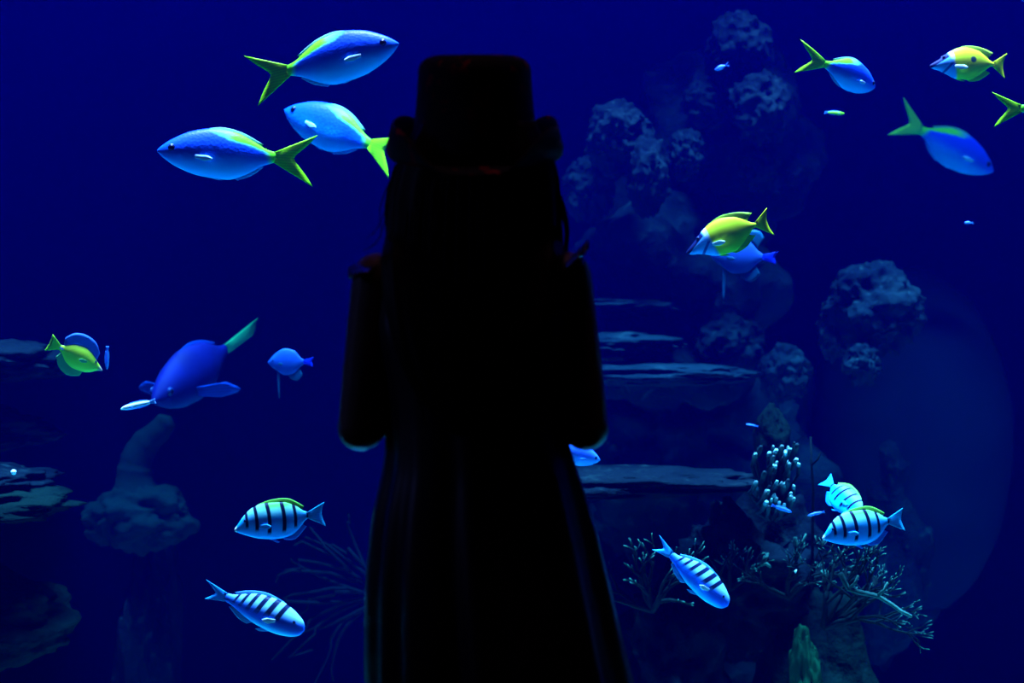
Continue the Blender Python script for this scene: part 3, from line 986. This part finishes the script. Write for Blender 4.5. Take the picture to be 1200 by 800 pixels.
def finger(v, f, tp):
    rg = random.Random(3)
    base = at(905, 612, 3.2)
    for k in range(64):
        px = 913 + rg.gauss(0, 13)
        py = 560 + rg.uniform(-42, 34)
        px += (560 - py) * 0.10
        p = at(px, py, 3.05 + rg.uniform(0, .12))
        q = p + Vector((rg.uniform(-.01, .01), .06, -.03))
        mid = (p + q) / 2 + Vector((0, 0, -.006))
        r_ = rg.uniform(.0028, .0058)
        tube(v, f, [base.lerp(q, .4), q, mid, p - (p - mid) * .3, p], [r_ * .8, r_, r_, r_ * 1.15, r_ * .8], 8, tp, [0, 0, 0, .04, rg.random() ** 1.6])


coral_obj('finger_coral', finger, m_finger, 'knobbly finger coral with shining pale turquoise tips')


def twig(pxs, d, rad):
    def g(v, f, tp):
        pts = [at(x, y, d + .01 * math.sin(i * 2)) for i, (x, y) in enumerate(pxs)]
        tube(v, f, pts, [rad * (1 - .5 * i / len(pts)) for i in range(len(pts))], 7, tp, [i / (len(pts) - 1) for i in range(len(pts))])
        for i in (1, 3):
            if i < len(pts) - 1:
                p = pts[i]
                tube(v, f, [p, p + Vector((.012, -.01, .014)), p + Vector((.018, -.012, .03))], [rad * .7, rad * .6, rad * .4], 6, tp, [.2, .6, 1])
    return g


coral_obj('coral_branch', twig([(985, 672), (994, 690), (1010, 694), (1028, 698), (1045, 708), (1056, 716), (1068, 722)], 2.98, .006), m_twig, 'long pale coral branch reaching out below the staghorn coral')
coral_obj('coral_branch', twig([(932, 630), (934, 640), (934, 648), (940, 658)], 3.25, .005), m_twig, 'short forked pale coral twig at the tang snout')
coral_obj('coral_branch', twig([(952, 690), (952, 640), (953, 575), (951, 545), (950, 512)], 3.2, .004), m_fan, 'thin upright dark coral rod beside the finger coral')
coral_obj('coral_branch', twig([(882, 665), (890, 662), (898, 660), (903, 664)], 3.3, .006), m_twig, 'stubby pale coral twig near the diving barred fish')
coral_obj('coral_branch', twig([(838, 655), (846, 660), (854, 657), (860, 661)], 3.32, .004), m_twig, 'crinkled pale coral twig over the diving barred fish')
v_, f_ = [], []
sphere(v_, f_, at(933, 669, 3.28), (.0045, .0045, .0045))
tag(build('shell', v_, f_, bpy.data.materials['white_shell']), 'tiny shining shell among the staghorn branches', 'shell')


# faint sea fan behind the dress
def fan(v, f, tp):
    rg = random.Random(8)
    for k in range(16):
        a = R(100 + k * 7.5)
        pts = []
        px, py = 448, 700
        for i in range(9):
            s = i * 17 * (0.75 + 0.35 * rg.random())
            aa = a + 0.075 * i * (1 if k % 3 else -.3)
            px2, py2 = px + math.cos(aa) * s, py - math.sin(aa) * s
            pts.append(at(px2, py2, 3.95 + .02 * math.sin(i + k)))
        tube(v, f, pts, [.006 * (1 - .08 * i) for i in range(9)], 6, tp, [i / 8 for i in range(9)])


coral_obj('sea_fan', fan, m_fan, 'faint feathery sea fan spreading beside the dress hem')

# ------------------------------------------------------------------ the girl
m_skin = plain('skin', (0.18, 0.11, 0.085), 0.5, 0.4, 60, .08)
t = NT('dark_satin_dress')
x, y, z, v = t.xyz()
m_dress = t.done(t.mix(t.noise(v, 300, 2), (0.010, 0.010, 0.022), (0.018, 0.018, 0.035)), 0.38, 0.6)
t.bsdf.inputs['Sheen Weight'].default_value = 0.05
m_hair = plain('dark_hair', (0.008, 0.006, 0.005), 0.55, 0.3, 200, .4)
t = NT('hat_cloth')
x, y, z, v = t.xyz()
ncl = t.noise(v, 34, 2)
c = t.mix(t.step(ncl, 0.57, 0.63), (0.02, 0.02, 0.03), (0.42, 0.015, 0.03))
t.bump(t.noise(v, 500, 2), 0.3, 0.001)
m_hat = t.done(c, 0.8, 0.2)
m_band = plain('black_hatband', (0.01, 0.01, 0.012), .6, .3, 100)
m_shoe = plain('black_shoe', (0.015, 0.012, 0.012), .35, .5, 60)

person = empty('person', (-0.05, 0, 0))
tag(person, 'child in a brimmed hat and long dark dress standing with back turned, arms bent', 'person')
OX = -0.05

pv, pf = [], []


def cap(p, q, r1, r2, seg=14):
    p, q = Vector(p), Vector(q)
    ax = q - p
    L = ax.length
    ax.normalize()
    pts, rr = [], []
    for k in range(5):
        a = math.pi / 2 * (1 - k / 4)
        pts.append(p - ax * r1 * math.sin(a) * .98)
        rr.append(max(.0006, r1 * math.cos(a)))
    for k in range(1, 5):
        a = math.pi / 2 * k / 4
        pts.append(q + ax * r2 * math.sin(a) * .98)
        rr.append(max(.0006, r2 * math.cos(a)))
    pts.insert(5, q)
    rr.insert(5, r2)
    tube(pv, pf, pts, rr, seg)


def ell(c, r, rot=None):
    n0 = len(pv)
    sphere(pv, pf, (0, 0, 0), r, 24, 14)
    for i in range(n0, len(pv)):
        q = pv[i]
        if rot:
            q = rot @ q
        pv[i] = Vector(c) + q


# torso (person faces +y, away from the camera)
ell((0, 0, .86), (.098, .070, .110))
ell((0, 0, .72), (.086, .066, .120))
ell((0, 0, .60), (.100, .078, .085))
cap((0, -.005, .93), (0, .008, 1.02), .038, .034)
cap((-.10, -.004, .925), (.10, -.004, .925), .034, .034)
# head, tipped back a little to look up
hr = Matrix.Rotation(R(-8), 3, 'X')
hc = Vector((0, .012, 1.10))


def H(x, y, z):
    return hc + (Matrix.Rotation(R(8), 3, 'X') @ Vector((x, y, z)))


ell(hc, (.070, .086, .088), Matrix.Rotation(R(8), 3, 'X'))
ell(H(0, .025, -.045), (.052, .055, .055))
cap(H(0, .078, -.012), H(0, .094, -.030), .007, .010)
cap(H(-.018, .075, -.058), H(.018, .075, -.058), .006, .006)
cap(H(-.014, .073, -.066), H(.014, .073, -.066), .006, .006)
cap(H(-.04, .068, .020), H(-.012, .080, .022), .007, .007)
cap(H(.04, .068, .020), H(.012, .080, .022), .007, .007)
for s in (-1, 1):
    ell(H(s * .072, -.002, -.012), (.009, .018, .026))
# arms: bent elbows, hands brought together before the chest
SH = {-1: Vector((-.130, -.004, .920)), 1: Vector((.122, -.004, .922))}
EL = {-1: Vector((-.153, -.012, .719)), 1: Vector((.149, -.012, .719))}
WR = {-1: Vector((-.060, .165, .815)), 1: Vector((.060, .165, .815))}
for s in (-1, 1):
    cap(SH[s], EL[s].lerp(SH[s], .45), .036, .034)
    cap(EL[s].lerp(SH[s], .45), EL[s], .034, .031)
    cap(EL[s], EL[s].lerp(WR[s], .4), .032, .029)
    cap(EL[s].lerp(WR[s], .4), WR[s], .029, .019)
    # hand: palm with four unequal curled fingers, thumb from the side of the palm
    w = WR[s]
    pal = w + Vector((-s * .012, .030, .040))
    cap(w, pal, .018, .018)
    fwd = Vector((-s * .18, .35, .92)).normalized()
    side = Vector((0, .93, -.36)).normalized()
    inw = Vector((-s, 0, 0))
    for k in range(4):
        b0 = w + side * (-.018 + .012 * k) + fwd * .012
        b1 = b0 + fwd * .048
        cap(b0, b1, .0105, .0085, 10)
        ln = (.030, .034, .032, .025)[k]
        j1 = b1 + (fwd * .85 + inw * .35).normalized() * ln * .62
        j2 = j1 + (fwd * .55 + inw * .75).normalized() * ln * .5
        j3 = j2 + (fwd * .25 + inw * .95).normalized() * ln * .38
        cap(b1, j1, .0072, .0068, 10)
        cap(j1, j2, .0068, .0063, 10)
        cap(j2, j3, .0063, .0056, 10)
    th0 = w - side * .016 + fwd * .016
    th1 = th0 + (-side * .7 + fwd * .7 + inw * .2).normalized() * .026
    th2 = th1 + (-side * .2 + fwd * .95 + inw * .3).normalized() * .022
    cap(th0, th1, .0105, .0085, 10)
    cap(th1, th2, .0085, .0070, 10)
# legs and feet
for s in (-1, 1):
    hip, kn, an = Vector((s * .052, 0, .56)), Vector((s * .054, .004, .315)), Vector((s * .054, -.012, .065))
    cap(hip, kn, .058, .040)
    cap(kn, kn.lerp(an, .3) + Vector((0, -.008, 0)), .040, .040)
    cap(kn.lerp(an, .3) + Vector((0, -.008, 0)), an, .040, .026)
    cap(an + Vector((0, -.004, -.028)), an + Vector((s * .008, .10, -.040)), .026, .018)
# merge into one continuous body
me = bpy.data.meshes.new('body')
me.from_pydata([tuple(q) for q in pv], [], pf)
tmp = bpy.data.objects.new('body', me)
COL.objects.link(tmp)
md = tmp.modifiers.new('r', 'REMESH')
md.mode = 'VOXEL'
md.voxel_size = 0.0038
md2 = tmp.modifiers.new('s', 'SMOOTH')
md2.iterations = 4
dg = bpy.context.evaluated_depsgraph_get()
bm_me = bpy.data.meshes.new_from_object(tmp.evaluated_get(dg))
bpy.data.objects.remove(tmp)
bm_me.name = 'body'
bm_me.materials.clear()
bm_me.materials.append(m_skin)
bm_me.polygons.foreach_set('use_smooth', [True] * len(bm_me.polygons))
ob = bpy.data.objects.new('body', bm_me)
COL.objects.link(ob)
ob.parent = person
for s in (-1, 1):
    ev, ef = [], []
    sphere(ev, ef, H(s * .026, .074, .006), (.011, .010, .011), 14, 10)
    eye = build('eye', ev, ef, plain('eye_white', (.8, .8, .8), .2, .5), person)
    ev, ef = [], []
    sphere(ev, ef, H(s * .026, .081, .006), (.0055, .0045, .0055), 12, 8)
    build('iris', ev, ef, M['pupil'], eye)

# dress: silhouette read at the girl's distance
GD = 1.92


def gx(px):
    return (px - 600) * K * GD - OX


def gz(py):
    return CZ - (py - 400) * K * GD


prof = [  # y px, left px, right px, half depth
    (296, 470, 640, .060), (304, 452, 664, .072), (320, 444, 674, .080), (350, 438, 678, .086), (385, 434, 678, .090), (420, 441, 674, .092), (460, 449, 668, .092),
    (500, 453, 664, .093), (520, 453, 667, .095), (545, 451, 674, .098), (575, 445, 684, .104), (600, 440, 691, .109), (640, 435, 702, .118),
    (680, 432, 711, .126), (720, 431, 720, .133), (760, 431, 729, .140), (800, 432, 739, .146), (840, 431, 748, .152), (880, 430, 756, .158)]
rings = []
NS = 144
rows = 70
frnd = random.Random(12)
folds = [(frnd.uniform(0, 2 * math.pi), frnd.randint(7, 9)), (frnd.uniform(0, 2 * math.pi), frnd.randint(13, 15)), (frnd.uniform(0, 2 * math.pi), 22)]
for i in range(rows + 1):
    py = 296 + (880 - 296) * i / rows
    xl = gx(interp([(p[0], p[1]) for p in prof], py))
    xr = gx(interp([(p[0], p[2]) for p in prof], py))
    dep = interp([(p[0], p[3]) for p in prof], py)
    am = 0.0025 + 0.013 * max(0, (py - 430) / 450) ** 1.1
    ring = []
    for j in range(NS):
        a = 2 * math.pi * j / NS
        w = math.sin(folds[0][1] * a + folds[0][0] + .5 * math.sin(py * .006)) * .55 + math.sin(folds[1][1] * a + folds[1][0] + .004 * py) * .45 + .25 * math.sin(folds[2][1] * a + folds[2][0])
        k = 1 + am * w / .13 * (0.35 + 0.65 * abs(math.sin(a)))
        cx_ = (xl + xr) / 2
        ring.append(Vector((cx_ + (xr - xl) / 2 * math.cos(a) * k, dep * math.sin(a) * k, gz(py) + .004 * w * (py > 860))))
    rings.append(ring)
v_, f_ = loft(rings, closed_ends=False)
f_ = list(f_)
# yoke closing over the shoulders up to the neckline
n0 = len(v_)
for k, (hw, hd, z) in enumerate(((.060, .052, .965), (.044, .044, .972))):
    for j in range(NS):
        a = 2 * math.pi * j / NS
        v_.append(Vector((gx(556) + hw * math.cos(a), hd * math.sin(a), z)))
for j in range(NS):
    j2 = (j + 1) % NS
    f_.append((j, n0 + j, n0 + j2, j2))
    f_.append((n0 + j, n0 + NS + j, n0 + NS + j2, n0 + j2))
dress = build('dress', v_, f_, m_dress, person)
sd = dress.modifiers.new('cloth_thickness', 'SOLIDIFY')
sd.thickness = .002
sd.offset = 0


# ruffles over the shoulders
def ruffle(side):
    verts, faces = [], []
    n, mrow = 40, 6
    for i in range(n + 1):
        u = i / n
        y = .065 - .135 * u
        arch = math.sin(math.pi * u)
        if side < 0:
            bx_, bz_ = gx(440), gz(312) + .014 * arch - .012
            out = Vector((-1, 0, .12)).normalized()
            ln = .024 + .012 * arch
            drop = .012
        else:
            bx_, bz_ = gx(660), gz(310) + .014 * arch - .010
            out = Vector((.93, 0, .50)).normalized()
            ln = .018 + .020 * arch
            drop = -.006
        for k in range(mrow + 1):
            q = k / mrow
            wv_ = math.sin(u * 22) * .006 * q
            p = Vector((bx_, y, bz_)) + out * ln * q + Vector((0, wv_ * .6, wv_ - drop * q * q))
            verts.append(p)
    for i in range(n):
        for k in range(mrow):
            a = i * (mrow + 1) + k
            faces.append((a, a + 1, a + mrow + 2, a + mrow + 1))
    o = build('shoulder_ruffle', verts, faces, m_dress, person)
    s_ = o.modifiers.new('cloth_thickness', 'SOLIDIFY')
    s_.thickness = .0025
    return o


ruffle(-1)
ruffle(1)

# hair: full long mass down the back with separate strands
hp = [(150, 492, 628), (195, 470, 648), (215, 463, 652), (240, 458, 653), (270, 457, 655), (300, 455, 656), (340, 458, 650), (400, 470, 640), (450, 490, 622), (490, 520, 600), (505, 540, 580)]
rings = []
for i in range(45):
    py = 150 + 355 * i / 44
    xl = gx(interp([(p[0], p[1]) for p in hp], py))
    xr = gx(interp([(p[0], p[2]) for p in hp], py))
    back = interp([(150, -.085), (200, -.095), (260, -.088), (310, -.100), (400, -.116), (505, -.108)], py)
    front = interp([(150, .015), (200, .020), (280, .015), (310, -.060), (400, -.086), (505, -.100)], py)
    ring = []
    for j in range(72):
        a = 2 * math.pi * j / 72
        k = 1 + .022 * math.sin(17 * a + py * .01) + .016 * math.sin(31 * a + 1 - py * .013)
        ring.append(Vector(((xl + xr) / 2 + (xr - xl) / 2 * math.cos(a) * k, (front + back) / 2 + (front - back) / 2 * math.sin(a) * k, gz(py))))
    rings.append(ring)
hair = build('hair', *loft(rings), m_hair, person)
v_, f_ = [], []
hrnd = random.Random(4)


def strand(px_pts, y0, y1, r0=.0016):
    n = 14
    pts, rr = [], []
    for i in range(n + 1):
        u = i / n * (len(px_pts) - 1)
        x = interp([(k, p[0]) for k, p in enumerate(px_pts)], u)
        y = interp([(k, p[1]) for k, p in enumerate(px_pts)], u)
        pts.append(Vector((gx(x), y0 + (y1 - y0) * i / n, gz(y))))
        rr.append(r0 * (1 - .75 * i / n) + .0003)
    tube(v_, f_, pts, rr, 5)


for k in range(90):
    j = hrnd.uniform(-1, 1)
    strand([(645 + 3 * j, 196), (652 + 3 * j, 225), (660 + 4 * j, 250), (664 + 3 * j, 272), (663 + 3 * j, 290), (655 + 8 * j, 315)] if k < 16 else
           [(468 + 3 * j, 196), (459 + 3 * j, 222), (455 + 3 * j, 245), (456 + 4 * j, 265), (462 + 5 * j, 290), (455 + 14 * j, 325)] if k < 34 else
           [(557 + 80 * j, 205), (557 + 92 * j, 250), (557 + 96 * j, 300), (557 + 92 * j, 360), (557 + 80 * j + 6 * math.sin(k), 420), (557 + 60 * j, 470 + 30 * math.sin(k * 3))],
           hrnd.uniform(-.03, .02) if k < 34 else -.092 + .06 * abs(j) ** 3, hrnd.uniform(-.02, .02) if k < 34 else -.116 + .03 * j * j)
strand([(462, 230), (453, 260), (448, 280), (438, 292), (430, 296)], -.02, -.05, .0009)
strand([(460, 225), (450, 258), (441, 276), (434, 282)], -.02, -.05, .0008)
strand([(466, 200), (456, 220), (447, 250), (449, 275)], -.02, -.03, .0009)
build('hair_strands', v_, f_, m_hair, hair)

# hat: tilted back, crown pinched at the top, brim curled up at both sides
hat = empty('hat')
hat.parent = person
hat['label'] = 'dark trilby hat with red patches'
hat.matrix_local = Matrix.Translation((0.0, .006, 1.080)) @ Matrix.Rotation(R(11), 4, 'X')
rings = []
NA = 64
for i in range(29):
    u = i / 28
    if u < .6:
        q = u / .6
        hgt = .112 * q
        rx_, ry_ = .0900 - .0140 * q - .002 * math.sin(q * math.pi), .104 - .012 * q
        sh = 1.0
    else:
        q = (u - .6) / .4
        hgt = .112 + .030 * math.sin(q * math.pi / 2)
        sh = max(0, 1 - q ** 2.6) ** .62 * .995 + .005
        rx_, ry_ = .076 * sh, .092 * sh
    ring = []
    for j in range(NA):
        a = 2 * math.pi * j / NA
        x_, y_ = rx_ * math.cos(a), ry_ * math.sin(a)
        z_ = hgt
        if u >= .6:   # centre crease and front pinch
            z_ -= .012 * max(0, (u - .6) / .4) * math.exp(-(x_ / .022) ** 2) * max(0, min(1, (y_ + .05) / .05))
            if y_ > .02:
                x_ *= 1 - .25 * min(1, (y_ - .02) / .07)
        ring.append(Vector((x_, y_, z_)))
    rings.append(ring)
build('crown', *loft(rings), m_hat, hat)
rings = []
for i in range(13):
    u = i / 12
    ring = []
    for j in range(NA):
        a = 2 * math.pi * j / NA
        c_, s_ = math.cos(a), math.sin(a)
        q = max(0, min(1, (abs(c_) - .25) / .72))
        side = q * q * (3 - 2 * q)
        grow_x = .0880 + .031 * math.sin(min(1, u * 1.35) * math.pi / 2) - .008 * max(0, u - .7) / .3 * side
        grow_y = .1035 + .036 * u
        z_ = side * (-.006 * math.sin(u * math.pi) + .048 * u ** 2.0) - (1 - side) * (.010 * u)
        z_ += .022 * u * max(0, s_) ** .8
        ring.append(Vector((grow_x * c_, grow_y * s_, z_)))
    rings.append(ring)
brim = build('brim', *loft(rings, closed_ends=False), m_hat, hat)
s_ = brim.modifiers.new('cloth_thickness', 'SOLIDIFY')
s_.thickness = .003
s_.offset = 0
rings = []
for i, (e, z_) in enumerate(((.0012, .002), (.0030, .006), (.0030, .026), (.0012, .030))):
    q = z_ / .128
    rings.append([Vector(((.0900 - .0150 * q - .002 * math.sin(q * math.pi) + e) * math.cos(2 * math.pi * j / NA), (.104 - .012 * q + e) * math.sin(2 * math.pi * j / NA), z_)) for j in range(NA)])
build('hatband', *loft(rings, closed_ends=False), m_band, hat)

# shoes
for s in (-1, 1):
    rings = []
    for i in range(17):
        u = i / 16
        y_ = -.05 + .175 * u
        w_ = interp([(0, .008), (.06, .024), (.3, .029), (.65, .034), (.9, .026), (1, .006)], u)
        h_ = interp([(0, .02), (.06, .050), (.3, .052), (.55, .046), (.9, .030), (1, .012)], u)
        ring = []
        for j in range(20):
            a = 2 * math.pi * j / 20
            ring.append(Vector((s * .056 + s * .012 * u + w_ * math.cos(a), y_, max(.001, h_ / 2 + h_ / 2 * math.sin(a) * 1.02))))
        rings.append(ring)
    build('shoe', *loft(rings), m_shoe, person)
